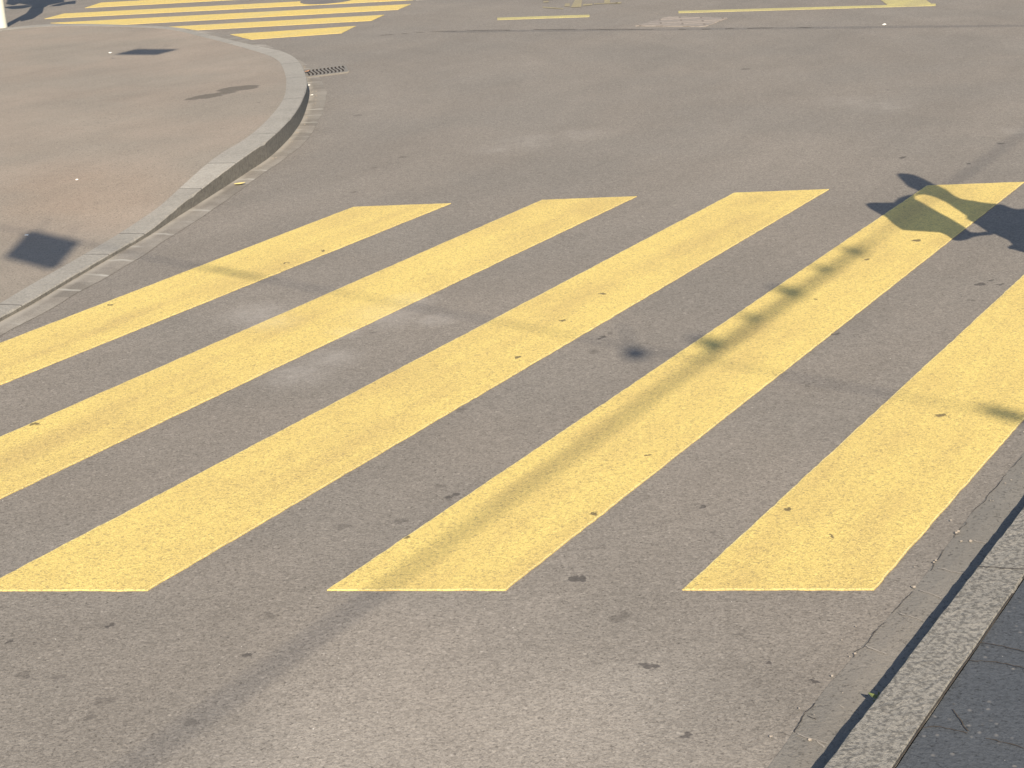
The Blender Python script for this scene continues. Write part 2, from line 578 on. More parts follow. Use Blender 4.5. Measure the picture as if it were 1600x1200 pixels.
JOINT_PX = [(36, 485), (172, 405), (226, 374), (318, 315), (372, 280), (431, 236), (476, 178), (480.5, 138), (470, 110), (440, 87), (411, 78.5), (372, 68.5), (332, 58), (298, 49.5)]
joints = [u_at(*q) for q in JOINT_PX]
tones = [0.02, -0.04, 0.03, 0.20, -0.15, -0.03, -0.03, 0.05, 0.03, 0.04, -0.04, -0.10, -0.04, 0.03]
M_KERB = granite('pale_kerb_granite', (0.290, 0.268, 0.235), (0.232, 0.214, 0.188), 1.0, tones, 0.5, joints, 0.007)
M_KERB_FACE = granite('darker_kerb_face', (0.205, 0.185, 0.155), (0.150, 0.134, 0.112), 1.0, mottled=0.8)  # darker, browner granite for the upright face
M_KERB_ROUGH = granite('rough_dark_granite', (0.262, 0.243, 0.214), (0.092, 0.087, 0.079), 2.2, mottled=0.75)

# kerb: top, chamfer and face in one swept section
kv, kf, kuv = [], [], []
for i in range(NS):
    b, q = base_c[i], inner_c[i]
    h = q.z
    inw = (Vector((q.x, q.y, 0)) - Vector((b.x, b.y, 0)))
    wdt = inw.length
    inw.normalize()
    chip = 0.006 + 0.016 * max(0, mnoise.noise(Vector((cum[i] * 7, 3, 1))) - 0.15)
    ch = min(chip, h * 0.3)
    sec = [(0, -0.02), (0, h - ch), (ch, h), (wdt + 0.01, h), (wdt + 0.01, -0.02)]
    for a, z in sec:
        kv.append((b.x + inw.x * a, b.y + inw.y * a, z))
        kuv.append((cum[i], a))
ns = 5
for i in range(NS - 1):
    for k in range(ns - 1):
        a = i * ns + k
        kf.append((a, a + 1, a + 1 + ns, a + ns))
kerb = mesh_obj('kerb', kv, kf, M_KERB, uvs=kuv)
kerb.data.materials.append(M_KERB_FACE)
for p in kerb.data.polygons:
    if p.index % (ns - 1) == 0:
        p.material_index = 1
tag(kerb, kind='structure')

# gutter band along that kerb: pale setts with light mortar across
ng = Nodes('gutter_stone')
uvv, gu, gv = ng.uv()
gw = ng.m('ADD', gu, ng.m('MULTIPLY', ng.m('SUBTRACT', ng.noise(ng.pos, 9, 2.0), 0.5), 0.06))
fr = ng.m('FRACT', ng.m('DIVIDE', gw, 0.27))
line = ng.rng(ng.m('ABSOLUTE', ng.m('SUBTRACT', fr, 0.5)), 0.02, 0.07, 1.0, 0.0)
line = ng.m('MULTIPLY', line, ng.rng(ng.noise(ng.pos, 2.2, 2.0), 0.42, 0.6))
patchy = ng.rng(ng.noise(ng.pos, 3.2, 4.0, 0.6), 0.40, 0.62, 0.0, 1.0, True)
gc = ng.mix(patchy, (0.205, 0.183, 0.157), (0.245, 0.222, 0.192))
wn_ = ng.t.nodes.new('ShaderNodeTexWhiteNoise')
wn_.noise_dimensions = '1D'
ng.t.links.new(ng.m('FLOOR', ng.m('DIVIDE', gw, 0.27)), wn_.inputs['W'])
gc = ng.scale_col(gc, ng.m('ADD', 0.86, ng.m('MULTIPLY', wn_.outputs[0], 0.26)))
gc = ng.scale_col(gc, ng.m('ADD', 0.55, ng.m('MULTIPLY', ng.noise(ng.pos, 120, 3.0, 0.65), 0.9)))
gc = ng.mix(ng.m('MULTIPLY', line, 0.8), gc, (0.40, 0.38, 0.34))
edge = ng.m('MULTIPLY', ng.rng(gv, 0.02, 0.055, 1.0, 0.0), ng.rng(ng.noise(ng.pos, 4, 3.0), 0.35, 0.55))
gc = ng.mix(ng.m('MULTIPLY', edge, 0.75), gc, (0.34, 0.31, 0.27))
ng.bump(ng.noise(ng.pos, 110, 3.0), 0.3, 0.004)
M_GUTTER = ng.out(gc, 0.9, 0.2)
gvv, gff, guv = [], [], []
for i in range(NS):
    b, q = base_c[i], rim_c[i]
    d = Vector((q.x - b.x, q.y - b.y, 0))
    wv = 1 + 0.10 * mnoise.noise(Vector((cum[i] * 4, 0, 9)))
    for k in range(4):
        t = k / 3
        e = b + d * (t * (wv if k == 3 else 1))
        gvv.append((e.x, e.y, 0.006 if k < 3 else 0.002))
        guv.append((cum[i], t * d.length))
for i in range(NS - 1):
    for k in range(3):
        a = i * 4 + k
        gff.append((a, a + 1, a + 5, a + 4))
tag(mesh_obj('gutter', gvv, gff, M_GUTTER, uvs=guv), kind='structure')

# the pavement behind: rings from the kerb's back edge inwards
M_PAVE_FAR = asphalt('pavement_asphalt', (0.276, 0.231, 0.189), (0.252, 0.219, 0.182), fine=0.34, big=0.25, road=False)
t_ = M_PAVE_FAR.node_tree
nn = Nodes.__new__(Nodes)
nn.mat, nn.t, nn.bsdf = M_PAVE_FAR, t_, t_.nodes['Principled BSDF']
nn.pos = [x for x in t_.nodes if x.type == 'NEW_GEOMETRY'][0].outputs['Position']
src = nn.bsdf.inputs['Base Color'].links[0].from_socket
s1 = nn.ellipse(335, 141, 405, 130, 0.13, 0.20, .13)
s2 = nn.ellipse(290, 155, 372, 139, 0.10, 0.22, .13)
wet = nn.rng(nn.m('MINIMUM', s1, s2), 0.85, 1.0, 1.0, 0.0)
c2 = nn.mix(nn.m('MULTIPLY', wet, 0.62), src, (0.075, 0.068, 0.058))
pk = nn.rng(nn.ellipse(-60, 330, 330, 270, 0.9, 0.8, .1, 1.5), 0.3, 1.1, 1.0, 0.0, True)
c2 = nn.mix(nn.m('MULTIPLY', pk, 0.45), c2, nn.scale_col(nn.mix(1.0, c2, (1.08, 0.97, 0.90), 'MULTIPLY'), 1.0))
nn.t.links.new(c2, nn.bsdf.inputs['Base Color'])

CEN = Vector((-14, 12.5, 0.12))
RG = [0.0, 0.01, 0.03, 0.06, 0.1, 0.16, 0.24, 0.34, 0.46, 0.6, 0.8, 1.0]
pv, pf = [], []
for i in range(NS):
    q = inner_c[i]
    for t in RG:
        e = q.lerp(CEN, t)
        zt = min(1.0, t * 3)
        zt = zt * zt * (3 - 2 * zt)
        pv.append((e.x, e.y, q.z - 0.002 + (0.105 - q.z) * zt))
k = len(RG)
for i in range(NS - 1):
    for j in range(k - 1):
        a = i * k + j
        pf.append((a, a + 1, a + 1 + k, a + k))
tag(mesh_obj('pavement', pv, pf, M_PAVE_FAR, smooth=True), kind='structure')


# ------------------------------------------------------------------ near right kerb, gutter and pavement
KH = 0.085
k_out = [at(x, y, KH) for x, y in ((1281.7, 1200), (1323, 1146), (1386, 1063.5), (1431.7, 1003), (1471, 950), (1506, 905), (1530, 874), (1567, 830.5), (1600, 790))]
k_in = [at(x, y, KH) for x, y in ((1392, 1200), (1440, 1131), (1500, 1046), (1543, 980), (1600, 897.7))]


def fit(pts):
    n = len(pts)
    mx, my = sum(p.x for p in pts) / n, sum(p.y for p in pts) / n
    sxx = sum((p.y - my) ** 2 for p in pts)
    sxy = sum((p.x - mx) * (p.y - my) for p in pts)
    s = sxy / sxx
    return lambda y: mx + s * (y - my)


fo, fi = fit(k_out), fit(k_in)
rng = random.Random(3)
JR = [at(1530, 885, KH).y + d for d in (-2.9, -1.75, 0.0, 1.3, 2.5, 3.7, 4.9, 6.1, 7.3)]
kv, kf = [], []
ys = [-4 + 0.022 * i for i in range(int(14 / 0.022))]
cols_n = 12
for y in ys:
    a, b = fo(y), fi(y)
    near = min(abs(y + 0.05 - j) for j in JR)
    dip = 0.0
    rag1 = 0.003 * mnoise.noise(Vector((y * 6, 1, 0))) + 0.0055 * mnoise.noise(Vector((y * 17, 4, 0)))
    rag2 = 0.004 * mnoise.noise(Vector((y * 8, 7, 0))) + 0.003 * mnoise.noise(Vector((y * 25, 9, 0)))
    a += rag1
    b += rag2
    row = [(a - 0.002, -0.02), (a - 0.001, KH - 0.022), (a + 0.003, KH - 0.010)]
    for j in range(cols_n):
        t = j / (cols_n - 1)
        x = a + 0.010 + (b - a - 0.016) * t
        z = KH - 0.002 + 0.0018 * mnoise.noise(Vector((x * 30, y * 30, 2))) + 0.0008 * mnoise.noise(Vector((x * 70, y * 70, 3)))
        row.append((x, z))
    row += [(b - 0.001, KH - 0.012), (b, KH - 0.03), (b, -0.02)]
    for x, z in row:
        kv.append((x, y, z + (dip if z > 0.05 else 0)))
k = cols_n + 6
for i in range(len(ys) - 1):
    for j in range(k - 1):
        a = i * k + j
        kf.append((a, a + 1, a + 1 + k, a + k))
kr = mesh_obj('kerb', kv, kf, M_KERB_ROUGH)
tag(kr, kind='structure')

M_PAVE_NEAR = asphalt('dark_pavement_asphalt', (0.075, 0.081, 0.090), (0.068, 0.075, 0.086), fine=0.42, big=0.16, road=False, glints=0.45)
pv, pf = [], []
for i, y in enumerate(ys):
    x0 = fi(y) + 0.006 + 0.004 * mnoise.noise(Vector((y * 7, 70, 0)))
    for j, dx in enumerate((0, 0.02, 0.08, 0.2, 0.4, 0.8, 1.6, 3.0, 6.0)):
        x = x0 + dx
        pv.append((x, y, KH - 0.008 + 0.004 * mnoise.noise(Vector((x * 3, y * 3, 5))) * min(1, dx * 5)))
for i in range(len(ys) - 1):
    for j in range(8):
        a = i * 9 + j
        pf.append((a, a + 1, a + 10, a + 9))
tag(mesh_obj('pavement', pv, pf, M_PAVE_NEAR, smooth=True), kind='structure')

# poured gutter band beside that kerb
RIM = [(1140, 1283), (1200, 1200), (1240, 1144), (1261, 1114.6), (1302, 1062), (1333.7, 1027), (1367, 989.6), (1406.7, 945), (1428, 921.5), (1460.7, 880), (1493, 836), (1521, 800), (1556, 761), (1588, 722), (1650, 650), (1760, 520)]
rim = resample([at(*q) for q in RIM])
M_BAND = asphalt('gutter_mastic', (0.212, 0.192, 0.168), (0.192, 0.180, 0.162), fine=0.20, big=0.34, road=False, glints=0.25)
bv_, bf_ = [], []
for i, q in enumerate(rim):
    wob = 0.006 * mnoise.noise(Vector((q.y * 9, 2, 2)))
    kx = fo(q.y) - 0.004
    for j in range(4):
        t = j / 3
        x = (q.x + wob) * (1 - t) + kx * t
        bv_.append((x, q.y, 0.002 if j == 0 else 0.006 - 0.001 * t))
for i in range(len(rim) - 1):
    for j in range(3):
        a = i * 4 + j
        bf_.append((a, a + 1, a + 5, a + 4))
tag(mesh_obj('gutter', bv_, bf_, M_BAND), kind='structure')

# ------------------------------------------------------------------ cracks (dirt filled, a few millimetres wide)
M_CRACK = plain('crack_dirt', (0.068, 0.057, 0.047), 0.95, 0.1, 0.4, 60)
M_MORTAR = plain('pale_mortar', (0.29, 0.26, 0.23), 0.95, 0.1, 0.3, 60)


def ribbon(verts, faces, pts, w, z, seed, amp=0.006, gaps=0.25):
    P = resample(pts) if len(pts) > 2 else [pts[0].lerp(pts[1], i / 24) for i in range(25)]
    prev = None
    for i, q in enumerate(P):
        d = (P[min(i + 1, len(P) - 1)] - P[max(i - 1, 0)])
        if d.length < 1e-6:
            continue
        nrm = Vector((-d.y, d.x, 0)).normalized()
        o = amp * mnoise.noise(Vector((q.x * 18, q.y * 18, seed))) + amp * 0.6 * mnoise.noise(Vector((q.x * 60, q.y * 60, seed)))
        ww = w * (0.55 + 0.9 * abs(mnoise.noise(Vector((q.x * 25, q.y * 25, seed + 3)))))
        c = q + nrm * o
        verts += [(c.x + nrm.x * ww, c.y + nrm.y * ww, z), (c.x - nrm.x * ww, c.y - nrm.y * ww, z)]
        cur = len(verts) - 2
        if prev is not None and mnoise.noise(Vector((q.x * 7, q.y * 7, seed + 8))) > -gaps:
            faces.append((prev, prev + 1, cur + 1, cur))
        prev = cur


cv, cf = [], []
ribbon(cv, cf, [at(*q, 0.0075) for q in RIM], 0.0011, 0.0075, 1, 0.008, 0.14)
for a, b in (((1262, 1122), (1275, 1128)),):
    ribbon(cv, cf, [at(*a), at(*b)], 0.0016, 0.0078, 3, 0.005, 0.3)
tag(mesh_obj('road_crack', cv, cf, M_CRACK), kind='structure')
cv, cf = [], []
for a, b in (((1275, 1160), (1288, 1172)), ((1305, 1105), (1318, 1110)), ((1488, 842), (1540, 851)), ((1466, 890), (1508, 900)), ((1437, 925), (1470, 938)), ((1404, 962), (1440, 972)), ((1352, 1012), (1385, 1026)), ((1246, 1150), (1300, 1168))):
    ribbon(cv, cf, [at(*a), at(*b)], 0.0030, 0.0078, 5, 0.008, 0.25)
tag(mesh_obj('gutter_joint', cv, cf, M_MORTAR), kind='structure')
cv, cf = [], []
PZ = KH - 0.003
for pts in (((1532, 1004), (1560, 1008), (1600, 1019), (1680, 1035)), ((1515, 1032), (1550, 1034), (1600, 1043), (1680, 1060)),
            ((1438, 1134), (1480, 1138), (1530, 1150), (1600, 1168), (1700, 1180)), ((1488, 1108), (1500, 1124), (1515, 1142))):
    ribbon(cv, cf, [at(*q, PZ) for q in pts], 0.0022, PZ, 6, 0.008, 0.35)
tag(mesh_obj('pavement_crack', cv, cf, M_CRACK), kind='structure')
cv, cf = [], []
for j in JR:
    yj = j
    ribbon(cv, cf, [Vector((fo(yj) + 0.005, yj + 0.0, KH + 0.0015)), Vector((fi(yj), yj - 0.045, KH + 0.0015))], 0.0026, KH + 0.0018, 4, 0.004, 2)
ribbon(cv, cf, [Vector((fi(y) + 0.004, y, KH)) for y in (0.5, 1.5, 2.5, 3.5, 4.5, 5.5, 6.5, 8.0)], 0.0025, KH - 0.0025, 2, 0.004, 0.35)
tag(mesh_obj('kerb_joint', cv, cf, M_CRACK), kind='structure')
# long hairline seams in the road
cv, cf = [], []
M_SEAM = plain('road_seam', (0.178, 0.155, 0.134), 0.95, 0.1, 0.3, 60)
ribbon(cv, cf, [at(*q) for q in ((560, 58), (700, 49), (900, 46), (1060, 46), (1200, 44), (1300, 43))], 0.012, 0.0035, 2, 0.03, 0.1)
tag(mesh_obj('road_seam', cv, cf, M_SEAM), kind='structure')

# ------------------------------------------------------------------ the near crossing
def lin(p, q):
    a, b = at(*p), at(*q)
    return a, (b - a).normalized()


def cross_pt(l1, l2):
    (a, d), (b, e) = l1, l2
    den = d.x * e.y - d.y * e.x
    t = ((b.x - a.x) * e.y - (b.y - a.y) * e.x) / den
    return a + d * t


near_end = lin((231, 923.5), (1366, 922.5))
far_end = lin((552, 324), (1600, 285))
BARS = [(((0, 537), (552, 324)), ((0, 602), (703, 319)), 'yellow crossing stripe farthest left, beside the curved pale kerb'),
        (((0, 684), (847, 313)), ((0, 780), (996, 307)), 'yellow crossing stripe second from the curved kerb, running off the left edge'),
        (((0, 905), (1147, 302)), ((231, 923), (1296, 296)), 'middle yellow crossing stripe, its near end at the lower left corner'),
        (((510, 924), (1448, 291)), ((786, 926), (1600, 285.5)), 'yellow crossing stripe darkened by the cable and leaf shadows at its far end'),
        (((1066, 923), (1600, 430)), ((1366, 922), (1600, 655)), 'yellow crossing stripe nearest the rough granite kerb at right')]
for i, (l, r, lab) in enumerate(BARS):
    L, Rr = lin(*l), lin(*r)
    poly = [cross_pt(L, near_end), cross_pt(Rr, near_end), cross_pt(Rr, far_end), cross_pt(L, far_end)]
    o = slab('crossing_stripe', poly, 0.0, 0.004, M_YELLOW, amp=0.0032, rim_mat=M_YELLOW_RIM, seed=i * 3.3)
    tag(o, lab, 'crossing stripe', 'yellow stripes of the near pedestrian crossing')

# ------------------------------------------------------------------ the far crossing
FAR = [(((360, 54), (392, 62), (534, 52), (556, 41)), 'short yellow stripe of the far crossing, nearest the drain grate'),
       (((263, 42.2), (302, 47.6), (581, 32.5), (600.5, 23.5)), 'second stripe of the far crossing, starting at the lowered kerb'),
       (((79, 36.2), (178, 39.6), (622, 15.3), (642, 6.7)), 'longest stripe of the far crossing, starting beside the pale post'),
       (((70, 29.6), (100, 21.5), (664, -7.5), (645, 0.2)), 'stripe of the far crossing broken by the round asphalt patch'),
       (((133, 12.6), (158, 4.4), (560, -18), (540, -9.4)), 'farthest stripe of the far crossing, cut by the top of the frame')]
for i, (px, lab) in enumerate(FAR):
    o = slab('crossing_stripe', [at(*q) for q in px], 0.0, 0.004, M_YELLOW_FAR, amp=0.004, seed=20 + i * 3.3)
    tag(o, lab, 'crossing stripe', 'yellow stripes of the far pedestrian crossing')
# round reinstated patch over the broken stripe
c0 = at(512, 0.5)
M_PATCH = asphalt('patch_asphalt', (0.165, 0.150, 0.142), (0.155, 0.145, 0.138), fine=0.25, road=False)
o = slab('road_patch', [c0 + Vector((0.35 * math.cos(t * math.pi / 24), 0.42 * math.sin(t * math.pi / 24), 0)) for t in range(48)], 0.0, 0.008, M_PATCH, amp=0.01)
tag(o, kind='structure')
# white dash at the end of the broken stripe
o = slab('white_dash', [at(*q) for q in ((650, 0.2), (668, -7.5), (705, -9.0), (688, -1.6))], 0.0, 0.004, M_WHITE, amp=0.003)
tag(o, 'short worn white dash beyond the broken far stripe', 'road marking')

# ------------------------------------------------------------------ other yellow lines at the back
o = slab('yellow_line', [at(*q) for q in ((777, 31.4), (777, 28.2), (921, 23.4), (921, 26.6))], 0.0, 0.004, M_YELLOW_PALE, amp=0.004, seed=50)
tag(o, 'short thin yellow line left of the paving block patch', 'road marking', 'thin yellow lines at the back of the road')
o = slab('yellow_line', [at(*q) for q in ((1060, 20.6), (1060, 17.6), (1462, 6.2), (1462, 9.2))], 0.0, 0.004, M_YELLOW_PALE, amp=0.004, seed=51)
tag(o, 'long thin yellow line behind the paving block patch', 'road marking', 'thin yellow lines at the back of the road')
o = slab('yellow_block', [at(*q) for q in ((1387, 8.2), (1455, 6.2), (1436, -8), (1368, -6))], 0.0, 0.0036, M_YELLOW_PALE, amp=0.006, seed=52)
tag(o, 'wide yellow block touching the long thin yellow line', 'road marking')
# worn lettering: only scraps of the strokes are left
bm = bmesh.new()
for px in (((848, 12.5), (848, 10.8), (880, 13.4), (880, 14.6)), ((849, 4.5), (849, 2.4), (856, 1.6), (858, 3.4)), ((882, 10.5), (883, 6.0), (890, 5.6), (890, 10.2)),
           ((892, 12.0), (900, -3), (910, -3.5), (908, 11.5)), ((910, 9.5), (912, 6.8), (926, 6.0), (925, 8.4)), ((928, 7.0), (928, 5.8), (965, 4.4), (965, 5.6)),
           ((944, 5.2), (945, -5), (953, -5.4), (953, 4.8)), ((962, 6.4), (962, 4.0), (971, 3.6), (970, 5.8)), ((848, 0.5), (848, -2), (880, -3), (880, -0.6))):
    bm.faces.new([bm.verts.new((*at(*q).xy, 0.004)) for q in px])
c0 = at(910, 6)
bmesh.ops.translate(bm, verts=bm.verts, vec=(-c0.x, -c0.y, 0))
o = bm_obj('worn_lettering', bm, M_YELLOW_WORN, loc=(c0.x, c0.y, 0))
tag(o, 'almost worn away yellow lettering on the road behind the short line', 'road marking')

# patch of pale paving blocks let into the road
nb = Nodes('paving_blocks')
bt = nb.t.nodes.new('ShaderNodeTexBrick')
nb.t.links.new(nb.mapping(nb.pos, rotz=R(4)), bt.inputs['Vector'])
bt.inputs['Scale'].default_value = 6.0
bt.inputs['Mortar Size'].default_value = 0.07
bt.inputs['Brick Width'].default_value = 2.6
bt.inputs['Row Height'].default_value = 0.75
bt.inputs['Color1'].default_value = (0.31, 0.265, 0.225, 1)
bt.inputs['Color2'].default_value = (0.25, 0.22, 0.195, 1)
bt.inputs['Mortar'].default_value = (0.19, 0.16, 0.135, 1)
M_BLOCKS = nb.out(nb.scale_col(bt.outputs[0], nb.m('ADD', 0.7, nb.m('MULTIPLY', nb.noise(nb.pos, 30, 3.0), 0.6))), 0.9, 0.2)
o = slab('paving_patch', [at(*q) for q in ((993, 41), (1045, 26.5), (1137, 28.5), (1102, 42))], 0.0, 0.006, M_BLOCKS, amp=0.02, seed=60)
tag(o, kind='structure')

# ------------------------------------------------------------------ drain grate in the gutter: wavy slots
M_IRON = plain('cast_iron', (0.19, 0.172, 0.150), 0.75, 0.3, 0.25, 40)
M_DRAIN_SHADE = plain('drain_shade', (0.040, 0.034, 0.029), 0.9, 0.1)  # near-black sheet under the bars; the hole's shade is painted
ga, gb = at(481, 121.5), at(544, 113.5)
ex = (gb - ga).normalized()
ey = (at(511, 106) - at(519, 121)).normalized()
gl, gd = (gb - ga).length, 0.44
groot = empty('drain_grate', (*((ga + gb) / 2 + ey * gd / 2).xy, 0.0))
gr = groot.location.copy()


def gpt(u, v, z):
    p = ga + ex * u + ey * v - gr
    return (p.x, p.y, z)


bm = bmesh.new()
bm.faces.new([bm.verts.new(gpt(u, v, 0.0082)) for u, v in ((0.01, 0.01), (gl - 0.01, 0.01), (gl - 0.01, gd - 0.01), (0.01, gd - 0.01))])
bm_obj('drain_shade_sheet', bm, M_DRAIN_SHADE, groot)
bm = bmesh.new()


def gbox(u0, u1, v0, v1, z0, z1):
    lo = [bm.verts.new(gpt(u, v, z0)) for u, v in ((u0, v0), (u1, v0), (u1, v1), (u0, v1))]
    hi = [bm.verts.new(gpt(u, v, z1)) for u, v in ((u0, v0), (u1, v0), (u1, v1), (u0, v1))]
    bm.faces.new(hi)
    for i in range(4):
        bm.faces.new((lo[i], lo[(i + 1) % 4], hi[(i + 1) % 4], hi[i]))


for q in ((0, gl, -0.02, 0.03), (0, gl, gd - 0.05, gd), (-0.015, 0.012, 0.03, gd - 0.05), (gl - 0.012, gl + 0.012, 0.03, gd - 0.05)):
    gbox(*q, 0.0, 0.0125)
bm_obj('frame', bm, M_IRON, groot)
NB = 10
for b in range(NB):
    bm = bmesh.new()
    prev = None
    u0 = 0.012 + (gl - 0.024) * (b + 0.5) / NB
    for s in range(13):
        v = 0.03 + (gd - 0.08) * s / 12
        u = u0 + 0.011 * math.sin(2 * math.pi * s / 12)
        w = 0.0092
        cur = [bm.verts.new(gpt(u - w, v, 0.0086)), bm.verts.new(gpt(u - w, v, 0.0118)), bm.verts.new(gpt(u + w, v, 0.0118)), bm.verts.new(gpt(u + w, v, 0.0086))]
        if prev:
            for i in range(3):
                bm.faces.new((prev[i], prev[i + 1], cur[i + 1], cur[i]))
        prev = cur
    bm_obj('bar', bm, M_IRON, groot)
tag(groot, 'iron drain grate with wavy slots in the gutter at the kerb corner', 'drain grate')

# ------------------------------------------------------------------ little things lying about
def leaf_mesh(bm, L, W, curl, M):
    n = 8
    rows = []
    for i in range(n + 1):
        t = i / n
        w = W * math.sin(math.pi * min(1, t * 0.96 + 0.02)) ** 0.8 * (1 - 0.35 * t)
        x = L * t
        z = curl * (t - 0.5) ** 2 * 4
        rows.append([bm.verts.new(M @ Vector((x, s * w, z + 0.25 * abs(s) * w))) for s in (-1, 0, 1)])
    for a, b in zip(rows, rows[1:]):
        for k in range(2):
            bm.faces.new((a[k], a[k + 1], b[k + 1], b[k]))


M_LEAF_Y = plain('dry_yellow_leaf', (0.62, 0.50, 0.20), 0.7, 0.2, 0.3, 40)
M_LEAF_R = plain('dry_red_leaf', (0.36, 0.19, 0.11), 0.7, 0.2, 0.3, 40)
M_LEAF_G = plain('green_leaf', (0.13, 0.155, 0.055), 0.6, 0.3, 0.3, 60)
M_SCRAP = plain('white_scrap', (0.80, 0.78, 0.72), 0.8, 0.2, 0.1, 40)
for px, L, W, rot, mat, lab, z in (((366, 291.5), 0.075, 0.022, 20, M_LEAF_Y, 'small yellow fallen leaf in the gutter below the pale kerb', 0.012),
                                   ((477, 117), 0.09, 0.022, 70, M_LEAF_R, 'reddish dry leaf at the kerb end of the drain grate', 0.022)):
    bm = bmesh.new()
    leaf_mesh(bm, L, W, 0.006, Matrix.Rotation(R(rot), 4, 'Z'))
    o = bm_obj('fallen_leaf', bm, mat, loc=(*at(*px).xy, z))
    md = o.modifiers.new('thickness', 'SOLIDIFY')
    md.thickness = 0.0012
    tag(o, lab, 'leaf')
for px, s, lab, z in (((481.5, 133), 0.034, 'white scrap in the gutter just below the drain grate', 0.014),
                      ((487, 148.5), 0.024, 'tiny pale scrap in the gutter below the white one', 0.014),
                      ((1382, 38), 0.040, 'white curled paper scrap on the empty far road', 0.006),
                      ((172, 82.5), 0.034, 'white scrap on the pavement left of the flat dark shadow', 0.118),
                      ((41, 367), 0.022, 'white crumb at the corner of the square shadow', 0.075),
                      ((120, 280.5), 0.022, 'white crumb in the middle of the reddish pavement', 0.10)):
    bm = bmesh.new()
    bmesh.ops.create_icosphere(bm, subdivisions=2, radius=s * 0.5)
    for v in bm.verts:
        v.co *= 1 + 0.5 * mnoise.noise(v.co * 60 + Vector((px[0], 0, 0)))
        v.co.z *= 0.35
    o = bm_obj('litter_scrap', bm, M_SCRAP, loc=(*at(*px, z).xy, z))
    tag(o, lab, 'litter', 'pale scraps of litter on the ground')

# weed in the joint under the near kerb
wp = at(1379, 1088, 0.05)
wroot = empty('weed', (wp.x, wp.y, 0.0))
bm = bmesh.new()
tube(bm, [(0.012, 0.0, 0.0), (0.006, 0.0, 0.025), (0.0, 0.0, 0.036)], [0.002, 0.0017, 0.001], 6)
bm_obj('stem', bm, M_LEAF_G, wroot)
for az, tilt, L, W, z0 in ((150, 16, 0.042, 0.011, 0.036), (205, 2, 0.040, 0.010, 0.028), (110, 30, 0.028, 0.008, 0.034), (178, 10, 0.028, 0.008, 0.030), (245, 15, 0.024, 0.008, 0.030)):
    bm = bmesh.new()
    leaf_mesh(bm, L, W, 0.004, Matrix.Translation((0.002, 0, z0)) @ Matrix.Rotation(R(az), 4, 'Z') @ Matrix.Rotation(R(-tilt), 4, 'Y'))
    o = bm_obj('leaf', bm, M_LEAF_G, wroot)
    o.modifiers.new('thickness', 'SOLIDIFY').thickness = 0.0008
tag(wroot, 'small green weed growing out of the joint under the rough granite kerb', 'weed')

# grit in the gutter crack: pebbles
M_GRIT = plain('pebble', (0.30, 0.26, 0.22), 0.9, 0.2, 0.4, 90)
bm = bmesh.new()
rg = random.Random(11)
for i in range(26):
    q = rng.choice(rim)
    s = rg.uniform(0.0015, 0.0042)
    mt = Matrix.Translation((q.x + rg.gauss(0, 0.006), q.y + rg.uniform(-0.1, 0.1), 0.007 + s * 0.3)) @ Matrix.Diagonal((s * rg.uniform(.7, 1.5), s, s * .6, 1))
    bmesh.ops.create_icosphere(bm, subdivisions=1, radius=1.0, matrix=mt)
for px in ((1494, 836), (1497, 834), (1459, 882), (1462, 879), (1516, 849), (1428, 921), (1336, 1025), (1300, 1060), (1265, 1160)):
    q = at(*px)
    s = rg.uniform(0.004, 0.007)
    bmesh.ops.create_icosphere(bm, subdivisions=1, radius=1.0, matrix=Matrix.Translation((q.x, q.y, 0.007 + s * .3)) @ Matrix.Diagonal((s, s * .8, s * .7, 1)))
for i in range(90):
    k = rg.randrange(NS // 3, NS - 60)
    q = base_c[k].lerp(rim_c[k], rg.uniform(0.05, 0.5))
    s = rg.uniform(0.003, 0.007)
    mt = Matrix.Translation((q.x, q.y, 0.007 + s * 0.2)) @ Matrix.Diagonal((s * rg.uniform(.7, 1.5), s, s * .5, 1))
    bmesh.ops.create_icosphere(bm, subdivisions=1, radius=1.0, matrix=mt)
tag(bm_obj('grit', bm, M_GRIT), 'loose pale grit lying along the gutters', 'grit', kind='stuff')

# ------------------------------------------------------------------ post at the far left corner
M_POST = plain('cream_post_paint', (0.56, 0.54, 0.46), 0.45, 0.4, 0.10, 20)
M_SHADOW_PANEL = plain('shadow_panel_grey', (0.35, 0.36, 0.37), 0.5, 0.4, 0.08, 12)


def throw_back(px, P0, nrm):
    """where a shadow's outline comes from: its ground points carried towards the sun on to an upright plane"""
    out = []
    for q in px:
        S = at(*q)
        t = (P0 - S).dot(nrm) / to_sun.dot(nrm)
        out.append(S + to_sun * t)
    return out


def plate(name, pts, nrm, thick, mat, parent):
    bm = bmesh.new()
    org = parent.location if parent else Vector((0, 0, 0))
    a = [bm.verts.new(p - org + nrm * thick / 2) for p in pts]
    b = [bm.verts.new(p - org - nrm * thick / 2) for p in pts]
    bm.faces.new(a)
    bm.faces.new(b[::-1])
    n = len(pts)
    for i in range(n):
        bm.faces.new((a[i], a[(i + 1) % n], b[(i + 1) % n], b[i]))
    return bm_obj(name, bm, mat, parent)


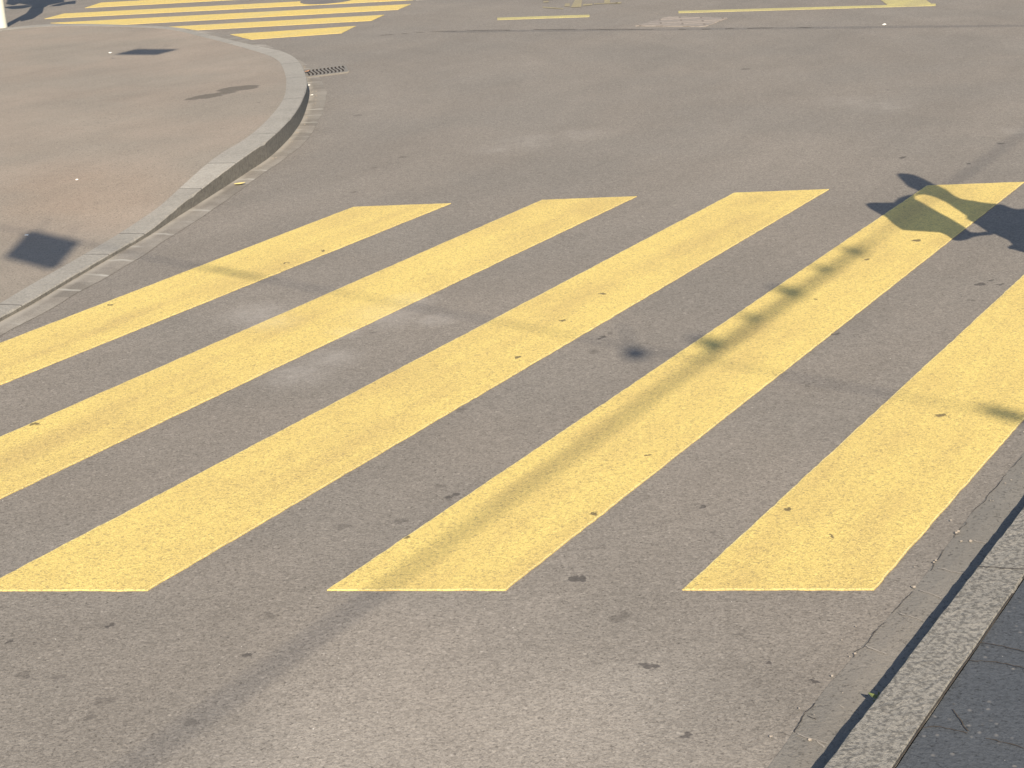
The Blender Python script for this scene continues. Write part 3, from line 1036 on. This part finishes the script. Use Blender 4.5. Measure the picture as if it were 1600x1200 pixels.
pp = at(4.0, 43.0)
proot = empty('corner_post', (pp.x, pp.y, 0.0))
bm = bmesh.new()
tube(bm, [(0, 0, -0.02), (0, 0, 0.0), (0.002, 0, 0.05), (0.006, 0, 0.13), (0.012, 0, 0.25), (0.10, 0, 3.0)], [0.064, 0.064, 0.061, 0.058, 0.057, 0.050], 20)
bm_obj('pole', bm, M_POST, proot, smooth=True)
nrm = -sd
for px in (((34, 33), (52, 29), (66, 20), (68, 13), (60, 8), (50, 10), (42, 20), (30, 30)),
           ((10, 6), (22, 8), (30, 5), (60, 10), (80, 7), (100, 3), (100, -8), (60, -10), (14, -6)),
           ((6, 11.5), (14, 10.2), (40, 8.2), (52, 9.5), (36, 13), (20, 14)),
           ((78, 9.6), (100, 3.6), (118, 1.2), (118, 5.6), (104, 6.6), (92, 9.2))):
    plate('shadow_panel', throw_back(px, pp, nrm), nrm, 0.05, M_SHADOW_PANEL, proot)  # made-up panels, outlines shaped to throw the shadow by the post
tag(proot, 'slim cream painted post with flared foot on the pavement corner', 'post')

# ------------------------------------------------------------------ overhead: span cables and what hangs from them
M_CABLE = plain('cable_black', (0.03, 0.03, 0.03), 0.6, 0.3)
M_LAMP = plain('lamp_grey', (0.30, 0.31, 0.32), 0.5, 0.4)


def lift(px, h):
    S = at(*px)
    return S + to_sun * (h / to_sun.z)


def cable(p, q, h, rad, name, lab, ext=14.0):
    a, b = lift(p, h), lift(q, h)
    d = (b - a).normalized()
    c = (a + b) / 2
    bm = bmesh.new()
    tube(bm, [a - d * ext - c, a - c, b - c, b + d * ext - c], rad, 8)
    o = bm_obj(name, bm, M_CABLE, loc=c)
    return tag(o, lab, 'cable', 'overhead span cables')


HB, HA = 5.4, 5.8
cable((260, 408), (1600, 655), HB, 0.0055, 'span_cable', 'overhead cable crossing the road above the near crossing')
a, b = lift((200, 1203), HA), lift((1340, 392), HA)
d = (b - a).normalized()
c = (a + b) / 2
bm = bmesh.new()
tube(bm, [a - d * 8 - c, a - c, a.lerp(b, 0.62) - c, a.lerp(b, 0.70) - c, b - c, b + d * 0.25 - c, b + d * 12 - c], [0.006, 0.008, 0.014, 0.022, 0.020, 0.007, 0.006], 10)
o = bm_obj('span_cable', bm, M_CABLE, loc=c)
tag(o, 'thick overhead cable running along the stripes', 'cable', 'overhead span cables')
sx = at(1240, 455) - at(1262, 452)
# clips of the thick cable, guessed and added for the beaded shadow
side = Vector((-d.y, d.x, 0))
for k, (px, sz) in enumerate((((1118, 536), 1.15), ((1180, 496), 0.8), ((1242, 455), 1.2), ((1293, 420), 0.85), ((1340, 392), 0.95))):
    p = lift(px, HA + 0.02)
    bm = bmesh.new()
    tube(bm, [side * -0.03 * sz, side * 0.0 * sz, side * 0.06 * sz, side * 0.10 * sz], [0.022 * sz, 0.030 * sz, 0.026 * sz, 0.016 * sz], 8)
    box(bm, side * 0.02 * sz + Vector((0, 0, -0.03)), (0.06 * sz, 0.06 * sz, 0.07 * sz), math.atan2(side.y, side.x))
    o = bm_obj('shadow_clip', bm, M_CABLE, loc=p)
    tag(o, 'unseen dark clip added for its shadow on the thick overhead cable', 'clip', 'added clips on the thick overhead cable')
cable((900, 47.5), (1600, 40.0), 6.0, 0.010, 'span_cable', 'overhead cable over the far end of the road', 1.5)


def hung_shadow_board(px, az, h, lab, thick=0.06):  # board added out of view, shaped from the shadow it throws
    cen = Vector((0, 0, 0))
    for q in px:
        cen += at(*q) / len(px)
    P0 = cen + to_sun * (h / to_sun.z)
    nrm = Vector((math.sin(R(az + 90)), math.cos(R(az + 90)), 0))
    pts = throw_back(px, P0, nrm)
    root = empty('shadow_board', P0)
    plate('board', pts, nrm, thick, M_SHADOW_PANEL, root)  # added plate, outline shaped from the shadow
    top = max(p.z for p in pts)
    u = Vector((nrm.y, -nrm.x, 0))
    for s in (-0.15, 0.15):
        bm = bmesh.new()
        tube(bm, [u * s + Vector((0, 0, top - P0.z - 0.03)), u * s + Vector((0, 0, top - P0.z + 0.2))], 0.004, 6)
        bm_obj('hanger', bm, M_CABLE, root)  # hanger of the added board
    tag(root, lab, 'board', 'unseen boards added overhead for their shadows')


hung_shadow_board(((52, 367), (123, 383), (87, 424), (17, 405)), 134, 5.0, 'unseen square board added over the near pavement to cast its shadow')
hung_shadow_board(((184, 89.6), (214, 80.8), (278, 80.8), (247, 89.8)), 93, 5.0, 'unseen wide board added over the far pavement to cast its shadow')


def lantern(px, h, r, hh, name, lab):
    p = lift(px, h)
    root = empty(name, p)
    bm = bmesh.new()
    tube(bm, [(0, 0, -hh), (0, 0, -hh * .7), (0, 0, 0), (0, 0, hh * .4)], [r * .5, r, r * .9, r * .3], 14)
    bm_obj('body', bm, M_LAMP, root, smooth=True)
    bm = bmesh.new()
    tube(bm, [(0, 0, hh * .38), (0, 0, HB - h + 0.01)], 0.006, 6)
    bm_obj('hanger', bm, M_CABLE, root)
    tag(root, lab, 'lantern')


lantern((991, 549), 5.15, 0.056, 0.05, 'hanging_lantern', 'small round lantern under the overhead cable')
p, q = lift((1530, 638), HB), lift((1600, 655), HB)
bm = bmesh.new()
c = (p + q) / 2
tube(bm, [p - c, p.lerp(q, .3) - c, p.lerp(q, .8) - c, q - c + (q - p) * .3], [0.014, 0.036, 0.036, 0.016], 10)
o = bm_obj('cable_coupling', bm, M_CABLE, loc=c)
tag(o, 'thick coupling on the crossing overhead cable at its right end', 'coupling')
p, q = lift((300, 415), HB), lift((425, 438), HB)
bm = bmesh.new()
c = (p + q) / 2
tube(bm, [p - c, p.lerp(q, .4) - c, p.lerp(q, .7) - c, q - c], [0.006, 0.016, 0.016, 0.006], 10)
o = bm_obj('cable_coupling', bm, M_CABLE, loc=c)
tag(o, 'thin coupling on the crossing overhead cable at its left end', 'coupling')

# ------------------------------------------------------------------ made-up unseen leaf shape on an added stand beside the road (it throws the leaf shadow)
def zz(x, y):
    return (1340 + x / 6.154, 250 + y / 6.154)


upper = [zz(*q) for q in ((378, 143), (420, 132), (490, 136), (560, 150), (650, 190), (740, 235), (800, 268), (860, 295), (920, 345), (1000, 385), (1100, 400), (1200, 418), (1300, 430),
                          (1400, 432), (1480, 465), (1540, 480), (1650, 470), (1760, 500), (1760, 920), (1640, 895), (1590, 882), (1500, 856), (1445, 846), (1500, 818), (1450, 770), (1330, 715), (1255, 690), (1190, 650), (1130, 610), (1050, 575),
                          (1050, 545), (950, 480), (850, 412), (740, 358), (640, 330), (545, 338), (600, 300), (560, 285), (480, 250), (420, 190))]
lower = [zz(*q) for q in ((80, 428), (130, 415), (240, 415), (350, 415), (400, 370), (500, 340), (545, 340), (535, 372), (640, 430), (780, 510), (900, 575), (1040, 660), (1090, 700), (1170, 705), (1290, 688),
                          (1290, 712), (1170, 722), (1100, 735), (1050, 758), (960, 772), (900, 760), (840, 720), (780, 695), (640, 686), (420, 672), (330, 612), (270, 552), (180, 500), (110, 462))]
M_ADDED_STAND = plain('added_stand_grey', (0.25, 0.24, 0.23), 0.8)
PB = Vector((3.35, 6.2, 0.0))
plroot = empty('leaf_shadow_caster', PB)
nrm = -sd
P0 = Vector((3.0, 6.3, 0))
plate('leaf', throw_back(upper, P0, nrm), nrm, 0.03, M_LEAF_G, plroot)  # made-up leaf outline, unseen, throws the upper shadow
plate('leaf', throw_back(lower, P0 - sd * 0.0 , nrm), nrm, 0.03, M_LEAF_G, plroot)  # made-up leaf outline, unseen, throws the lower shadow
bm = bmesh.new()
tube(bm, [(0.05, 0.1, 0.5), (0.02, 0.1, 1.0), (-0.05, 0.1, 1.5)], [0.03, 0.028, 0.03], 10)
bm_obj('stem', bm, M_LEAF_G, plroot)
bm = bmesh.new()
tube(bm, [(0.05, 0.1, 0.0), (0.05, 0.1, 0.5), (0.05, 0.1, 0.56), (0.05, 0.1, 0.56)], [0.17, 0.21, 0.23, 0.19], 24)
bm_obj('added_stand', bm, M_ADDED_STAND, plroot, smooth=False)
tag(plroot, 'unseen leaf-shaped shadow caster added with its grey stand beside the road', 'potted plant')  # no real plant, only an added shadow caster
